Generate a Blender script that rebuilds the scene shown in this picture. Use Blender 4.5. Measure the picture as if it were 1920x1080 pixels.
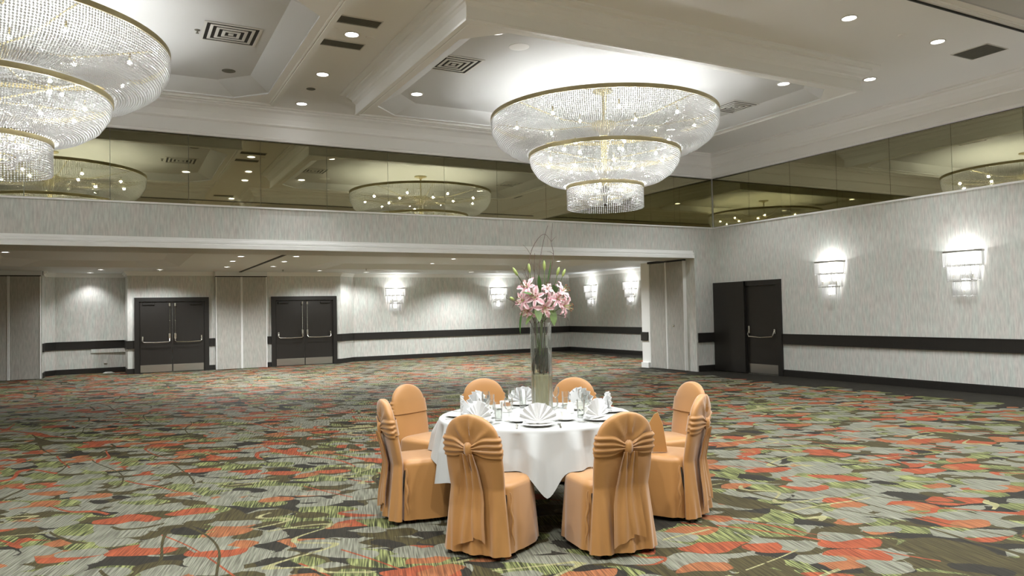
import bpy, bmesh, math, random
from math import sin, cos, pi, radians, atan2, sqrt, exp
from mathutils import Vector, Matrix
S = bpy.context.scene
for o in list(bpy.data.objects): bpy.data.objects.remove(o)
C = S.collection
random.seed(7)
# ------------------------------------------------------------------ camera, world, exposure
F = Vector((0.46858422, 0.88289644, 0.03037594)); R = Vector((0.88341077, -0.468156, -0.02038052)); U = R.cross(F)
cd = bpy.data.cameras.new('camera'); cam = bpy.data.objects.new('camera', cd); C.objects.link(cam)
cam.matrix_world = Matrix(((R.x, U.x, -F.x, -13.2299), (R.y, U.y, -F.y, -14.0677), (R.z, U.z, -F.z, 1.6), (0, 0, 0, 1)))
cd.sensor_width = 36; cd.lens = 1391.49 / 1920 * 36; cd.clip_start = .05; cd.clip_end = 200
S.camera = cam
w = bpy.data.worlds.new('world'); S.world = w; w.use_nodes = True
w.node_tree.nodes['Background'].inputs[0].default_value = (1, .97, .92, 1)
w.node_tree.nodes['Background'].inputs[1].default_value = 0.0
S.view_settings.view_transform = 'Standard'; S.view_settings.look = 'None'
S.view_settings.gamma = 1; S.view_settings.use_curve_mapping = False
S.view_settings.exposure = 1.2
cy = S.cycles; cy.max_bounces = 7; cy.diffuse_bounces = 5; cy.glossy_bounces = 4; cy.transmission_bounces = 4; cy.transparent_max_bounces = 10; cy.caustics_reflective = False; cy.caustics_refractive = False; cy.adaptive_threshold = .03
BULB = 180      # chandelier bulb radiance
SCONCE = 7     # sconce lamp radiance
DOWN = 9       # downlight lens radiance
def spot(loc, power, ang=70, blend=.6, rot=(0, 0, 0)):
    d = bpy.data.lights.new('downlight_beam', 'SPOT'); d.energy = power; d.spot_size = radians(ang); d.spot_blend = blend
    d.color = (.94, .97, 1); d.shadow_soft_size = .07
    o = bpy.data.objects.new('downlight_beam', d); o.location = loc; o.rotation_euler = rot; C.objects.link(o)
# ------------------------------------------------------------------ materials
def srgb(r, g, b):
    f = lambda c: (c / 255 / 12.92) if c / 255 <= .04045 else ((c / 255 + .055) / 1.055) ** 2.4
    return (f(r), f(g), f(b), 1)
class N:
    def __init__(s, name):
        s.m = bpy.data.materials.new(name); s.m.use_nodes = True; s.t = s.m.node_tree
        s.b = s.t.nodes['Principled BSDF']; s.out = s.t.nodes['Material Output']
    def n(s, typ, **kw):
        x = s.t.nodes.new(typ)
        for k, v in kw.items(): setattr(x, k, v)
        return x
    def l(s, a, b): s.t.links.new(a, b)
    def val(s, inp, v):
        if hasattr(v, 'is_output') or isinstance(v, bpy.types.NodeSocket): s.l(v, inp)
        else: inp.default_value = v
    def math(s, op, a, b=0., c=None, clamp=False):
        x = s.n('ShaderNodeMath', operation=op); x.use_clamp = clamp
        s.val(x.inputs[0], a); s.val(x.inputs[1], b)
        if c is not None: s.val(x.inputs[2], c)
        return x.outputs[0]
    def mix(s, f, a, b, mode='MIX'):
        x = s.n('ShaderNodeMix', data_type='RGBA', blend_type=mode)
        s.val(x.inputs[0], f); s.val(x.inputs[6], a); s.val(x.inputs[7], b); return x.outputs[2]
    def coord(s, scale=(1, 1, 1), rot=0, kind='Object', loc=(0, 0, 0)):
        c = s.n('ShaderNodeTexCoord'); m = s.n('ShaderNodeMapping')
        m.inputs['Rotation'].default_value = (0, 0, rot); s.l(c.outputs[kind], m.inputs[0])
        m2 = s.n('ShaderNodeMapping'); m2.inputs['Scale'].default_value = scale; m2.inputs['Location'].default_value = loc
        s.l(m.outputs[0], m2.inputs[0]); return m2.outputs[0]
    def noise(s, vec, scale=5, detail=2, rough=.5):
        x = s.n('ShaderNodeTexNoise'); s.l(vec, x.inputs['Vector']); x.inputs['Scale'].default_value = scale
        x.inputs['Detail'].default_value = detail; x.inputs['Roughness'].default_value = rough; return x
    def bump(s, h, strength=.2, dist=.01):
        x = s.n('ShaderNodeBump'); x.inputs['Strength'].default_value = strength; x.inputs['Distance'].default_value = dist
        s.l(h, x.inputs['Height']); s.l(x.outputs[0], s.b.inputs['Normal'])
def simple(name, col, rough=.5, metal=0., spec=.5, var=.06, scale=6, sheen=0, bump=0, stretch=(1, 1, 1), **kw):
    q = N(name); v = q.coord(stretch); nz = q.noise(v, scale, 3)
    c2 = tuple(min(1, c * (1 + var)) for c in col[:3]) + (1,); c1 = tuple(c * (1 - var) for c in col[:3]) + (1,)
    q.l(q.mix(nz.outputs[0], c1, c2), q.b.inputs['Base Color'])
    q.b.inputs['Roughness'].default_value = rough; q.b.inputs['Metallic'].default_value = metal
    q.b.inputs['Specular IOR Level'].default_value = spec; q.b.inputs['Sheen Weight'].default_value = sheen
    if bump: q.bump(nz.outputs[0], bump, .004)
    for k, x in kw.items(): q.b.inputs[k].default_value = x
    return q.m
def emit(name, col, s):
    q = N(name); e = q.n('ShaderNodeEmission'); e.inputs[0].default_value = col; e.inputs[1].default_value = s
    q.l(e.outputs[0], q.out.inputs[0]); return q.m
def carpet():
    q = N('floral_carpet'); q.b.inputs['Roughness'].default_value = .85; q.b.inputs['Specular IOR Level'].default_value = .25
    base = q.coord((1, 1, 1), 0)
    sx = q.n('ShaderNodeSeparateXYZ'); q.l(base, sx.inputs[0])
    border = q.math('ADD', q.math('MULTIPLY_ADD', sx.outputs[0], -1.1, -1.1), q.math('MULTIPLY', q.math('GREATER_THAN', sx.outputs[1], 1.9), 2.9), clamp=True)          # plain dark margin beside the right wall
    dist = q.noise(base, 2.2, 2)
    sub = q.n('ShaderNodeVectorMath', operation='SUBTRACT'); q.l(dist.outputs['Color'], sub.inputs[0]); sub.inputs[1].default_value = (.5, .5, .5)
    def warp(vec, k):
        sc = q.n('ShaderNodeVectorMath', operation='SCALE'); q.l(sub.outputs[0], sc.inputs[0]); sc.inputs[3].default_value = k
        ad = q.n('ShaderNodeVectorMath', operation='ADD'); q.l(vec, ad.inputs[0]); q.l(sc.outputs[0], ad.inputs[1]); return ad.outputs[0]
    fib_c = q.coord((95, 3.5, 1), radians(17)); fib = q.noise(fib_c, 1, 1)             # long woven fibres
    fibv = q.math('SUBTRACT', fib.outputs[0], .5)
    def blobs(scale, rot, loc, r, p, k=.35, asp=1.0):
        v = warp(q.coord((scale, scale * asp, 1), rot, loc=loc), k * scale)
        vo = q.n('ShaderNodeTexVoronoi', voronoi_dimensions='2D'); vo.inputs['Scale'].default_value = 1; vo.inputs['Randomness'].default_value = .85
        q.l(v, vo.inputs['Vector'])
        sp = q.n('ShaderNodeSeparateColor'); q.l(vo.outputs['Color'], sp.inputs[0])
        rr = q.math('MULTIPLY_ADD', sp.outputs[1], r * .5, r * .6)
        d = q.math('ADD', vo.outputs['Distance'], q.math('MULTIPLY', fibv, .10))
        a = q.math('LESS_THAN', d, rr); b = q.math('LESS_THAN', sp.outputs[0], q.math('MULTIPLY', border, p))
        return q.math('MULTIPLY', a, b)
    def stems(scale, loc, wdt):
        v = q.coord((scale * .45, scale * 1.6, 1), .4 + loc[0], loc=loc); nz = q.noise(v, 1, 1)
        a = q.math('ABSOLUTE', q.math('SUBTRACT', nz.outputs[0], .5)); a = q.math('LESS_THAN', a, wdt)
        m = q.noise(q.coord((.8, .8, 1), 0, loc=(loc[1], loc[0], 0)), 1, 0); b = q.math('GREATER_THAN', m.outputs[0], .52)
        return q.math('MULTIPLY', q.math('MULTIPLY', a, b), q.math('GREATER_THAN', border, .4))
    dark = srgb(34, 31, 25); grey = srgb(103, 103, 96); green = srgb(140, 146, 94); olive = srgb(56, 50, 29); orange = srgb(122, 60, 38); pale = srgb(124, 121, 92); peach = srgb(122, 76, 50)
    grn = q.mix(q.math('MULTIPLY_ADD', fib.outputs[0], 4, -1.5, clamp=True), srgb(54, 58, 35), srgb(108, 112, 74))
    K = .49
    c = q.mix(blobs(1.67, K, (0, 0, 0), .72, .66, asp=1.7), dark, grey)
    c = q.mix(blobs(1.94, K + .4, (3, 5, 0), .64, .62, asp=1.5), c, olive)
    c = q.mix(blobs(1.85, K - .3, (23, 7, 0), .62, .66, asp=1.6), c, grey)
    c = q.mix(blobs(1.67, K + .2, (7, 1, 0), .52, .62, asp=1.9), c, grn)
    c = q.mix(blobs(2.20, K - .2, (1, 9, 0), .5, .42, asp=1.8), c, olive)
    c = q.mix(blobs(2.64, K + .6, (11, 4, 0), .46, .22, asp=1.8), c, dark)
    c = q.mix(blobs(2.11, K - .1, (5, 13, 0), .52, .30, asp=1.7), c, orange)
    c = q.mix(blobs(2.38, K + .3, (25, 3, 0), .5, .16, asp=1.7), c, grn)
    c = q.mix(blobs(2.64, K - .4, (15, 3, 0), .48, .22, asp=1.6), c, peach)
    c = q.mix(blobs(2.73, K, (2, 17, 0), .55, .42, asp=1.7), c, grey)
    c = q.mix(stems(.8, (4, 2, 0), .007), c, orange)
    c = q.mix(stems(.9, (9, 7, 0), .006), c, pale)
    c = q.mix(stems(.85, (1, 14, 0), .007), c, olive)
    c = q.mix(1.0, c, q.mix(q.math('MULTIPLY_ADD', fib.outputs[0], 3.2, -1.1, clamp=True), (.58, .56, .46, 1), (1.42, 1.42, 1.22, 1)), 'MULTIPLY')
    fine = q.noise(base, 260, 1)
    c = q.mix(.35, c, fine.outputs['Color'], 'OVERLAY')
    q.l(c, q.b.inputs['Base Color']); q.bump(fib.outputs[0], .25, .004)
    return q.m
def wallpaper(name, col, k=.5):
    q = N(name); q.b.inputs['Roughness'].default_value = .55; q.b.inputs['Specular IOR Level'].default_value = .35
    a = q.noise(q.coord((38, 38, 5)), 1, 3); b = q.noise(q.coord((9, 9, 2.2), loc=(3, 1, 2)), 1, 2)
    c = q.mix(q.math('MULTIPLY_ADD', a.outputs[0], 2.2, -.6, clamp=True), tuple(x * .80 for x in col[:3]) + (1,), tuple(min(1, x * 1.14) for x in col[:3]) + (1,))
    tint = q.mix(q.math('MULTIPLY_ADD', b.outputs[0], 3, -1, clamp=True), (1.04, .985, .97, 1), (.96, 1.01, .985, 1))
    q.l(q.mix(k, c, tint, 'MULTIPLY'), q.b.inputs['Base Color']); q.bump(a.outputs[0], .15, .004); return q.m
M = {}
M['carpet'] = carpet()
M['paper'] = wallpaper('streaked_wallpaper', srgb(210, 210, 204), 1)
M['panelcloth'] = wallpaper('partition_fabric', srgb(180, 178, 170), .6)
M['paint'] = simple('ceiling_paint', srgb(245, 244, 240), .6, var=.015, scale=1)
M['paintlow'] = simple('low_ceiling_paint', srgb(222, 226, 226), .6, var=.015, scale=1)
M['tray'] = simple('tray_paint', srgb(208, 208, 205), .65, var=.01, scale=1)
M['trim'] = simple('white_trim_paint', srgb(243, 243, 239), .4, var=.02, scale=3)
M['darkwood'] = simple('dark_stained_wood', srgb(38, 36, 33), .38, var=.25, scale=3, stretch=(14, 14, 1.2))
M['doorface'] = simple('dark_door_veneer', srgb(40, 37, 33), .42, var=.18, scale=3, stretch=(20, 20, 1))
M['steel'] = simple('brushed_steel', srgb(190, 188, 182), .3, 1, var=.1, scale=4, stretch=(1, 1, 30))
M['chrome'] = simple('chrome', srgb(220, 218, 210), .16, 1, var=.02)
M['brass'] = simple('antique_brass', srgb(168, 156, 116), .4, .6, var=.12, scale=30)
M['mirror'] = simple('bronze_mirror', srgb(174, 170, 142), .02, 1, var=.01)
M['black'] = simple('black_track', srgb(26, 25, 23), .6, var=.1)
M['grille'] = simple('grey_grille_metal', srgb(112, 110, 98), .5, .2, var=.12, scale=20)
M['whitemetal'] = simple('white_vent_metal', srgb(214, 212, 204), .4, var=.02)
M['satin'] = simple('gold_orange_satin', srgb(166, 118, 62), .45, var=.05, scale=3, sheen=.35, spec=.45)
M['cloth'] = simple('white_table_linen', srgb(174, 175, 171), .75, var=.02, scale=5, sheen=.1)
M['linen'] = simple('white_napkin_linen', srgb(206, 206, 204), .7, var=.02, scale=8)
M['china'] = simple('white_china', srgb(240, 238, 232), .15, var=.01)
M['legmetal'] = simple('dark_leg_metal', srgb(60, 56, 50), .4, .6)
M['stem'] = simple('green_stem', srgb(92, 112, 58), .5, var=.2, scale=20)
M['leaf'] = simple('green_leaf', srgb(70, 104, 50), .4, var=.25, scale=14)
M['bud'] = simple('pale_green_bud', srgb(150, 164, 92), .5, var=.15, scale=20)
M['twig'] = simple('brown_twig', srgb(92, 72, 62), .7, var=.2, scale=30)
M['anther'] = simple('rust_anther', srgb(120, 62, 34), .7)
M['packet'] = simple('sugar_packets', srgb(196, 150, 110), .7, var=.5, scale=60)
M['redwine'] = simple('dark_plum_glass', srgb(60, 34, 44), .1, **{'Transmission Weight': .7})
def petal_mat():
    q = N('pink_petal'); v = q.coord((1, 1, 1)); sp = q.n('ShaderNodeSeparateXYZ'); q.l(v, sp.inputs[0])
    ax = q.math('ABSOLUTE', sp.outputs[0]); f = q.math('MULTIPLY_ADD', ax, -70, 1.0, clamp=True)
    nz = q.noise(v, 90, 2); f = q.math('MULTIPLY', f, q.math('MULTIPLY_ADD', nz.outputs[0], .8, .5, clamp=True))
    q.l(q.mix(f, srgb(236, 214, 212), srgb(206, 138, 150)), q.b.inputs['Base Color']); q.b.inputs['Roughness'].default_value = .5
    return q.m
M['petal'] = petal_mat()
def glass_mat(name, col, tr=.82, rough=.03):
    q = N(name); t = q.n('ShaderNodeBsdfTransparent'); t.inputs[0].default_value = col
    g = q.n('ShaderNodeBsdfGlossy'); g.inputs['Roughness'].default_value = rough; g.inputs[0].default_value = (1, 1, 1, 1)
    fr = q.n('ShaderNodeFresnel'); fr.inputs[0].default_value = 1.5
    mx = q.n('ShaderNodeMixShader'); f = q.math('MULTIPLY_ADD', fr.outputs[0], tr, .015, clamp=True)
    q.l(f, mx.inputs[0]); q.l(t.outputs[0], mx.inputs[1]); q.l(g.outputs[0], mx.inputs[2]); q.l(mx.outputs[0], q.out.inputs[0]); return q.m
M['glass'] = glass_mat('clear_glass', (.985, .99, .985, 1), .55)
M['water'] = glass_mat('water', (.95, .965, .94, 1), .4)
def crystal(name, tf, gl):
    q = N(name); tr = q.n('ShaderNodeBsdfTransparent'); tl = q.n('ShaderNodeBsdfTranslucent'); df = q.n('ShaderNodeBsdfDiffuse')
    g = q.n('ShaderNodeBsdfGlossy'); g.inputs['Roughness'].default_value = .12
    for x in (tl, df): x.inputs[0].default_value = (.82, .82, .81, 1)
    a = q.n('ShaderNodeMixShader'); a.inputs[0].default_value = .45; q.l(tl.outputs[0], a.inputs[1]); q.l(df.outputs[0], a.inputs[2])
    b = q.n('ShaderNodeMixShader'); b.inputs[0].default_value = gl; q.l(a.outputs[0], b.inputs[1]); q.l(g.outputs[0], b.inputs[2])
    c = q.n('ShaderNodeMixShader'); q.t.nodes.remove(c); q.t.nodes.remove(tr)
    q.l(b.outputs[0], q.out.inputs[0]); return q.m
M['crystal'] = crystal('crystal_beads', .3, .22)
M['rod'] = crystal('crystal_rods', .15, .2)
def fill_mat():
    q = N('olive_vase_filling'); nz = q.noise(q.coord((60, 60, 14)), 1, 3)
    q.l(q.mix(nz.outputs[0], srgb(132, 128, 92), srgb(178, 174, 138)), q.b.inputs['Base Color']); q.b.inputs['Roughness'].default_value = .35; return q.m
M['filling'] = fill_mat()
M['moss'] = simple('dark_green_moss', srgb(46, 50, 30), .6, var=.4, scale=50)
M['bulb'] = emit('lit_bulb', (.97, .985, 1, 1), BULB)
M['sconcelamp'] = emit('lit_sconce_tube', (.99, .99, 1, 1), SCONCE)
M['lens'] = emit('lit_downlight_lens', (.99, .99, 1, 1), DOWN)
# ------------------------------------------------------------------ mesh helpers
class MB:
    def __init__(s): s.v = []; s.f = []
    def add(s, vs, fs):
        b = len(s.v); s.v += [tuple(x) for x in vs]; s.f += [tuple(i + b for i in f) for f in fs]; return s
    def box(s, x0, x1, y0, y1, z0, z1, M_=None):
        vs = [(x, y, z) for z in (z0, z1) for y in (y0, y1) for x in (x0, x1)]
        if M_: vs = [M_ @ Vector(v) for v in vs]
        return s.add(vs, [(0, 2, 3, 1), (4, 5, 7, 6), (0, 1, 5, 4), (2, 6, 7, 3), (0, 4, 6, 2), (1, 3, 7, 5)])
    def bev(s, x0, x1, y0, y1, z0, z1, b=.01):      # chamfered box (all vertical and top/bottom edges)
        P = []
        for (z, i) in ((z0, b), (z0 + b, 0), (z1 - b, 0), (z1, b)):
            X0, X1, Y0, Y1 = x0 + i, x1 - i, y0 + i, y1 - i
            P.append([(X0 + b, Y0, z), (X1 - b, Y0, z), (X1, Y0 + b, z), (X1, Y1 - b, z), (X1 - b, Y1, z), (X0 + b, Y1, z), (X0, Y1 - b, z), (X0, Y0 + b, z)])
        return s.rings(P, cap=True)
    def rings(s, P, cap=False, closed=True):
        n = len(P[0]); vs = [p for r in P for p in r]; fs = []
        for i in range(len(P) - 1):
            for j in range(n if closed else n - 1):
                k = (j + 1) % n; fs.append((i * n + j, i * n + k, (i + 1) * n + k, (i + 1) * n + j))
        if cap: fs.append(tuple(range(n))[::-1]); fs.append(tuple((len(P) - 1) * n + j for j in range(n)))
        return s.add(vs, fs)
    def lathe(s, prof, n=24, c=(0, 0, 0), cap=False, ax=None):
        P = [[(c[0] + r * cos(2 * pi * j / n), c[1] + r * sin(2 * pi * j / n), c[2] + z) for j in range(n)] for r, z in prof]
        return s.rings(P, cap)
    def tube(s, pts, r, n=8, cap=True):
        pts = [Vector(p) for p in pts]; P = []; m = len(pts); rr = r if isinstance(r, (list, tuple)) else [r] * m
        up = Vector((0, 0, 1)); d0 = (pts[1] - pts[0]).normalized()
        if abs(d0.z) > .9: up = Vector((1, 0, 0))
        a = d0.cross(up).normalized()
        for i, p in enumerate(pts):
            d = (pts[min(i + 1, m - 1)] - pts[max(i - 1, 0)]).normalized()
            a = (a - d * a.dot(d)).normalized(); b = d.cross(a)
            P.append([tuple(p + (a * cos(2 * pi * j / n) + b * sin(2 * pi * j / n)) * rr[i]) for j in range(n)])
        return s.rings(P, cap)
    def obj(s, name, mat, parent=None, smooth=False, ang=40, loc=None):
        me = bpy.data.meshes.new(name); me.from_pydata(s.v, [], s.f); me.materials.append(M[mat])
        bm = bmesh.new(); bm.from_mesh(me); bmesh.ops.recalc_face_normals(bm, faces=bm.faces)
        if smooth:
            for f in bm.faces: f.smooth = True
            for e in bm.edges:
                if len(e.link_faces) == 2 and e.calc_face_angle(0) > radians(ang): e.smooth = False
        bm.to_mesh(me); bm.free()
        o = bpy.data.objects.new(name, me); C.objects.link(o)
        if parent is not None: o.parent = parent
        if loc: o.location = loc
        return o
def tag(o, label=None, cat=None, group=None, kind=None):
    for k, v in (('label', label), ('category', cat), ('group', group), ('kind', kind)):
        if v: o[k] = v
    return o
def empty(name, loc=(0, 0, 0), rz=0, **kw):
    o = bpy.data.objects.new(name, None); o.location = loc; o.rotation_euler = (0, 0, rz); o.empty_display_size = .1; C.objects.link(o); return tag(o, **kw)
def copy_tree(o, parent=None):
    c = o.copy(); C.objects.link(c); c.parent = parent
    for ch in list(o.children): copy_tree(ch, c)
    return c
def inst(proto, used, loc, rz, label, group=None):
    o = proto if not used else copy_tree(proto)
    o.location = loc; o.rotation_euler = (0, 0, rz); o['label'] = label
    if group: o['group'] = group
    return o
# ------------------------------------------------------------------ setting
X0, Y0 = -20.7, -16.3; ZS = 5.39; ZL = 2.95
tag(MB().box(X0 - .2, 2.6, Y0 - .2, 12.9, -.1, 0).obj('floor', 'carpet'), 'carpet with overlapping grey, green, olive and orange leaf shapes', kind='structure')
# far (bulkhead) wall with mirror strip
wb = MB().box(X0, .2, 0, 1.1, 2.80, 3.55).box(X0, .2, .05, .25, 3.55, 5.5).box(.2, 2.5, .01, 2.04, 2.8, 3.5).box(-.64, 2.5, 0, 2.04, 0, 2.80)
wb = tag(wb.obj('wall_back', 'paper'), 'bulkhead wall above the wide opening to the low back section', kind='structure')
wr = MB().box(0, .2, Y0, -.0005, 0, 3.55).box(.05, .25, Y0, .049, 3.55, 5.5)
wr = tag(wr.obj('wall_right', 'paper'), 'right wall with sconces, dark chair rail and door', kind='structure')
tag(MB().box(X0 - .2, X0, Y0, 12.9, 0, 5.5).obj('wall_left', 'paper'), 'left wall outside the picture', kind='structure')
tag(MB().box(X0, .2, Y0 - .2, Y0, 0, 5.5).obj('wall_front', 'paper'), 'wall behind the camera', kind='structure')
P = 1.2133
mp = None
for k in range(17):
    a, b = -P * (k + 1) + .003, -P * k - .003
    mb = MB().box(max(a, X0), b, .025, .045, 3.58, 4.9); mb.obj('mirror_panel', 'mirror', wb)
for k in range(13):
    a, b = -P * (k + 1) + .003, -P * k - .003
    MB().box(.025, .045, a, b, 3.58, 4.9).obj('mirror_panel', 'mirror', wr)
# back section walls: polyline from the left panel niche round to the pier
zt = ZL
poly = [(X0, 9.95), (-15.08, 9.95), (-15.08, 10.75), (-14.85, 11.1), (-13.05, 11.2), (-13.0, 9.95), (-6.82, 9.95), (-6.25, 10.49), (2.34, 10.49), (2.34, 2.04)]
def poly_wall(mb, pl, z0, z1, off=0., th=.15):
    # extruded strip following the polyline, off = distance in front of it (towards the room)
    n = len(pl); nor = []
    for i in range(n):
        ds = []
        if i: ds.append((Vector(pl[i]) - Vector(pl[i - 1])).normalized())
        if i < n - 1: ds.append((Vector(pl[i + 1]) - Vector(pl[i])).normalized())
        ns = [Vector((d.y, -d.x)) for d in ds]      # points to the room side (right of travel)
        v = sum(ns, Vector((0, 0))); v.normalize(); v = v / max(.35, v.dot(ns[0])); nor.append(v)
    A = [Vector(p) + v * off for p, v in zip(pl, nor)]; B = [Vector(p) - v * th for p, v in zip(pl, nor)]
    Pn = [[(a.x, a.y, z0), (a.x, a.y, z1), (b.x, b.y, z1), (b.x, b.y, z0)] for a, b in zip(A, B)]
    return mb.rings(Pn, cap=True)
tag(poly_wall(MB(), poly, 0, 3.3).obj('wall_far', 'paper'), 'far wall of the low back section with doors and sconces', kind='structure')
# door openings are covered by door sets standing proud of the wall
def rails(name_i, segs, lab):
    mb = MB()
    for pl in segs:
        poly_wall(mb, pl, .735, .94, .028, -.002); poly_wall(mb, pl, .72, .738, .036, -.002); poly_wall(mb, pl, .938, .952, .036, -.002)
    tag(mb.obj('trim_%d' % name_i, 'darkwood'), lab, kind='structure')
D1, D2 = (-12.83, -10.83), (-9.02, -6.97)
far_segs = [[(-15.08, 9.98), (-15.08, 10.75), (-14.85, 11.1), (-13.05, 11.2), (-13.0, 9.95), (D1[0], 9.95)], [(D1[1], 9.95), (-10.66, 9.95)], [(-9.16, 9.95), (D2[0], 9.95)], [(D2[1], 9.95), (-6.82, 9.95), (-6.25, 10.49), (2.34, 10.49), (2.34, 2.06)]]
right_segs = [[(0, -2.12), (0, Y0 + .01)]]
pier = [[(-.6, 0), (-.001, 0)]]
rails(1, far_segs, 'dark chair rail along the far walls')
rails(2, right_segs, 'dark chair rail along the right wall')
rails(3, pier, 'short dark chair rail between the partition pocket and the corner door')
tag(MB().box(-.76, -.64, 1.78, 2.06, .72, .95).obj('trim_4', 'darkwood'), 'dark chair rail end on the pier beyond the folded panels', kind='structure')
def base(name, segs, lab):
    mb = MB()
    for pl in segs: poly_wall(mb, pl, 0, .13, .022, -.002); poly_wall(mb, pl, .13, .15, .012, -.002)
    tag(mb.obj(name, 'darkwood'), lab, kind='structure')
base('baseboard_far', far_segs, 'dark baseboard of the back section')
base('baseboard_right', right_segs, 'dark baseboard along the right wall')
base('baseboard_back', pier, 'dark baseboard on the pier')
tag(MB().box(-.76, -.64, 1.76, 2.06, 0, .14).box(-.72, -.64, 1.72, 2.05, .14, 2.8).obj('trim_5', 'trim'), 'white jamb post at the end of the partition pocket', kind='structure')
# ledge caps, header moulding
tag(MB().box(X0, .03, -.035, .06, 3.55, 3.58).box(-.035, .06, Y0, -.0, 3.551, 3.581).obj('trim_6', 'trim'), 'thin white ledge under the mirror strip', kind='structure')
prof = [(0, 2.985), (-.02, 2.985), (-.022, 2.945), (-.05, 2.935), (-.055, 2.90), (-.04, 2.885), (-.07, 2.87), (-.075, 2.80), (0, 2.80)]
mb = MB().rings([[(x, y, z) for y, z in prof] for x in (X0, -.70)], cap=True)
tag(mb.obj('trim_7', 'trim'), 'white stepped moulding along the header of the opening', kind='structure')
def rect_sweep(mb, x0, x1, y0, y1, prof, sgn=1):       # prof = (distance outward, z); mitred
    P = [[(x0 - sgn * d, y0 - sgn * d, z), (x1 + sgn * d, y0 - sgn * d, z), (x1 + sgn * d, y1 + sgn * d, z), (x0 - sgn * d, y1 + sgn * d, z)] for d, z in prof]
    return mb.rings(P)
crown = [(0, 4.80), (.07, 4.80), (.075, 4.845), (.055, 4.86), (.06, 5.06), (.10, 5.09), (.10, 5.12), (.13, 5.2), (.19, 5.29), (.24, 5.32), (.24, 5.35), (.27, 5.36), (.27, 5.39)]
tag(rect_sweep(MB(), X0, 0, Y0, 0, crown, -1).obj('trim_8', 'paint'), 'deep white crown moulding round the high ceiling', kind='structure')
# high ceiling with dropped coffers
ceil = tag(MB().box(X0 - .2, .2, Y0 - .2, .25, ZS, ZS + .1).obj('ceiling', 'paint'), 'high ceiling with dropped tray coffers', kind='structure')
def octo(cx, cy, hx, hy, c, z):
    return [(cx - hx + c, cy - hy, z), (cx + hx - c, cy - hy, z), (cx + hx, cy - hy + c, z), (cx + hx, cy + hy - c, z), (cx + hx - c, cy + hy, z), (cx - hx + c, cy + hy, z), (cx - hx, cy + hy - c, z), (cx - hx, cy - hy + c, z)]
def ringface(mb, rx, ry, cx, cy, o, z):              # flat frame between a rectangle and an octagonal opening
    r = [(cx - rx, cy - ry, z), (cx + rx, cy - ry, z), (cx + rx, cy + ry, z), (cx - rx, cy + ry, z)]
    mb.add(r + o, [(0, 1, 5, 4), (1, 6, 5), (1, 2, 7, 6), (2, 8, 7), (2, 3, 9, 8), (3, 10, 9), (3, 0, 11, 10), (0, 4, 11)])
tag(MB().box(X0, 0, -8.965, -8.945, 4.965, 4.99).obj('trim_12', 'black'), 'thin black track along the edge of the near coffers', kind='structure')
cp = [(-.06, 4.985), (0, 4.985), (.004, 5.01), (-.008, 5.02), (-.012, 5.16), (.012, 5.2), (.03, 5.21), (.04, 5.25), (.075, 5.29), (.11, 5.31), (.11, 5.335), (.17, 5.345), (.2, 5.37), (.2, 5.39)]
for cx, cy in ((-6.175, -4.02), (-14.46, -4.02), (-6.175, -11.25), (-14.46, -11.25)):
    hx, hy = 3.475, 2.3
    mb = rect_sweep(MB(), cx - hx, cx + hx, cy - hy, cy + hy, cp); mb = rect_sweep(mb, cx - hx, cx + hx, cy - hy, cy + hy, [(-.06, 4.985), (-.065, 5.0), (-.08, 4.99), (-.1, 4.995), (-.1, 5.0)])
    fr = mb.obj('coffer_moulding', 'trim', ceil)
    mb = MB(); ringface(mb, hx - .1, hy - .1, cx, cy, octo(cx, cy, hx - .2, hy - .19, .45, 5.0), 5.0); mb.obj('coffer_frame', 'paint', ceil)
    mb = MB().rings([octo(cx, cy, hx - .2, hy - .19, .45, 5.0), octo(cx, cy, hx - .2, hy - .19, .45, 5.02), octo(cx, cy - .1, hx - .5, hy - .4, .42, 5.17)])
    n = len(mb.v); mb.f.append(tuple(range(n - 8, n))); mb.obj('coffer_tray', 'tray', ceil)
# low back ceiling with shallow trays
mb = MB(); xs = [X0, -16.3, -11.5, -8.7, -.4, 2.5]; ys = [1.1, 2.0, 8.3, 12.8]; tr = []
for i in range(5):
    for j in range(3):
        if j == 1 and i in (1, 3):
            cx, cy = (xs[i] + xs[i + 1]) / 2, (ys[1] + ys[2]) / 2; rx, ry = (xs[i + 1] - xs[i]) / 2, (ys[2] - ys[1]) / 2
            ringface(mb, rx, ry, cx, cy, octo(cx, cy, rx - .3, ry - .25, .6, ZL), ZL); tr.append((cx, cy, rx, ry))
        else: mb.add([(xs[i], ys[j], ZL), (xs[i + 1], ys[j], ZL), (xs[i + 1], ys[j + 1], ZL), (xs[i], ys[j + 1], ZL)], [(0, 1, 2, 3)])
mb.box(X0, 2.5, 1.0, 12.8, 3.2, 3.3).box(-10.66, -9.16, 9.77, 9.96, 2.82, 2.96).box(X0, -15.07, 9.77, 9.96, 2.82, 2.96)
cl = tag(mb.obj('ceiling.001', 'paintlow'), 'low ceiling of the back section', kind='structure')
for cx, cy, rx, ry in tr:
    mb = MB().rings([octo(cx, cy, rx - .3, ry - .25, .6, ZL), octo(cx, cy, rx - .7, ry - .6, .7, 3.1)]); n = len(mb.v); mb.f.append(tuple(range(n - 8, n)))
    mb.obj('ceiling_tray', 'paintlow', cl)
mb = MB()
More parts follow.
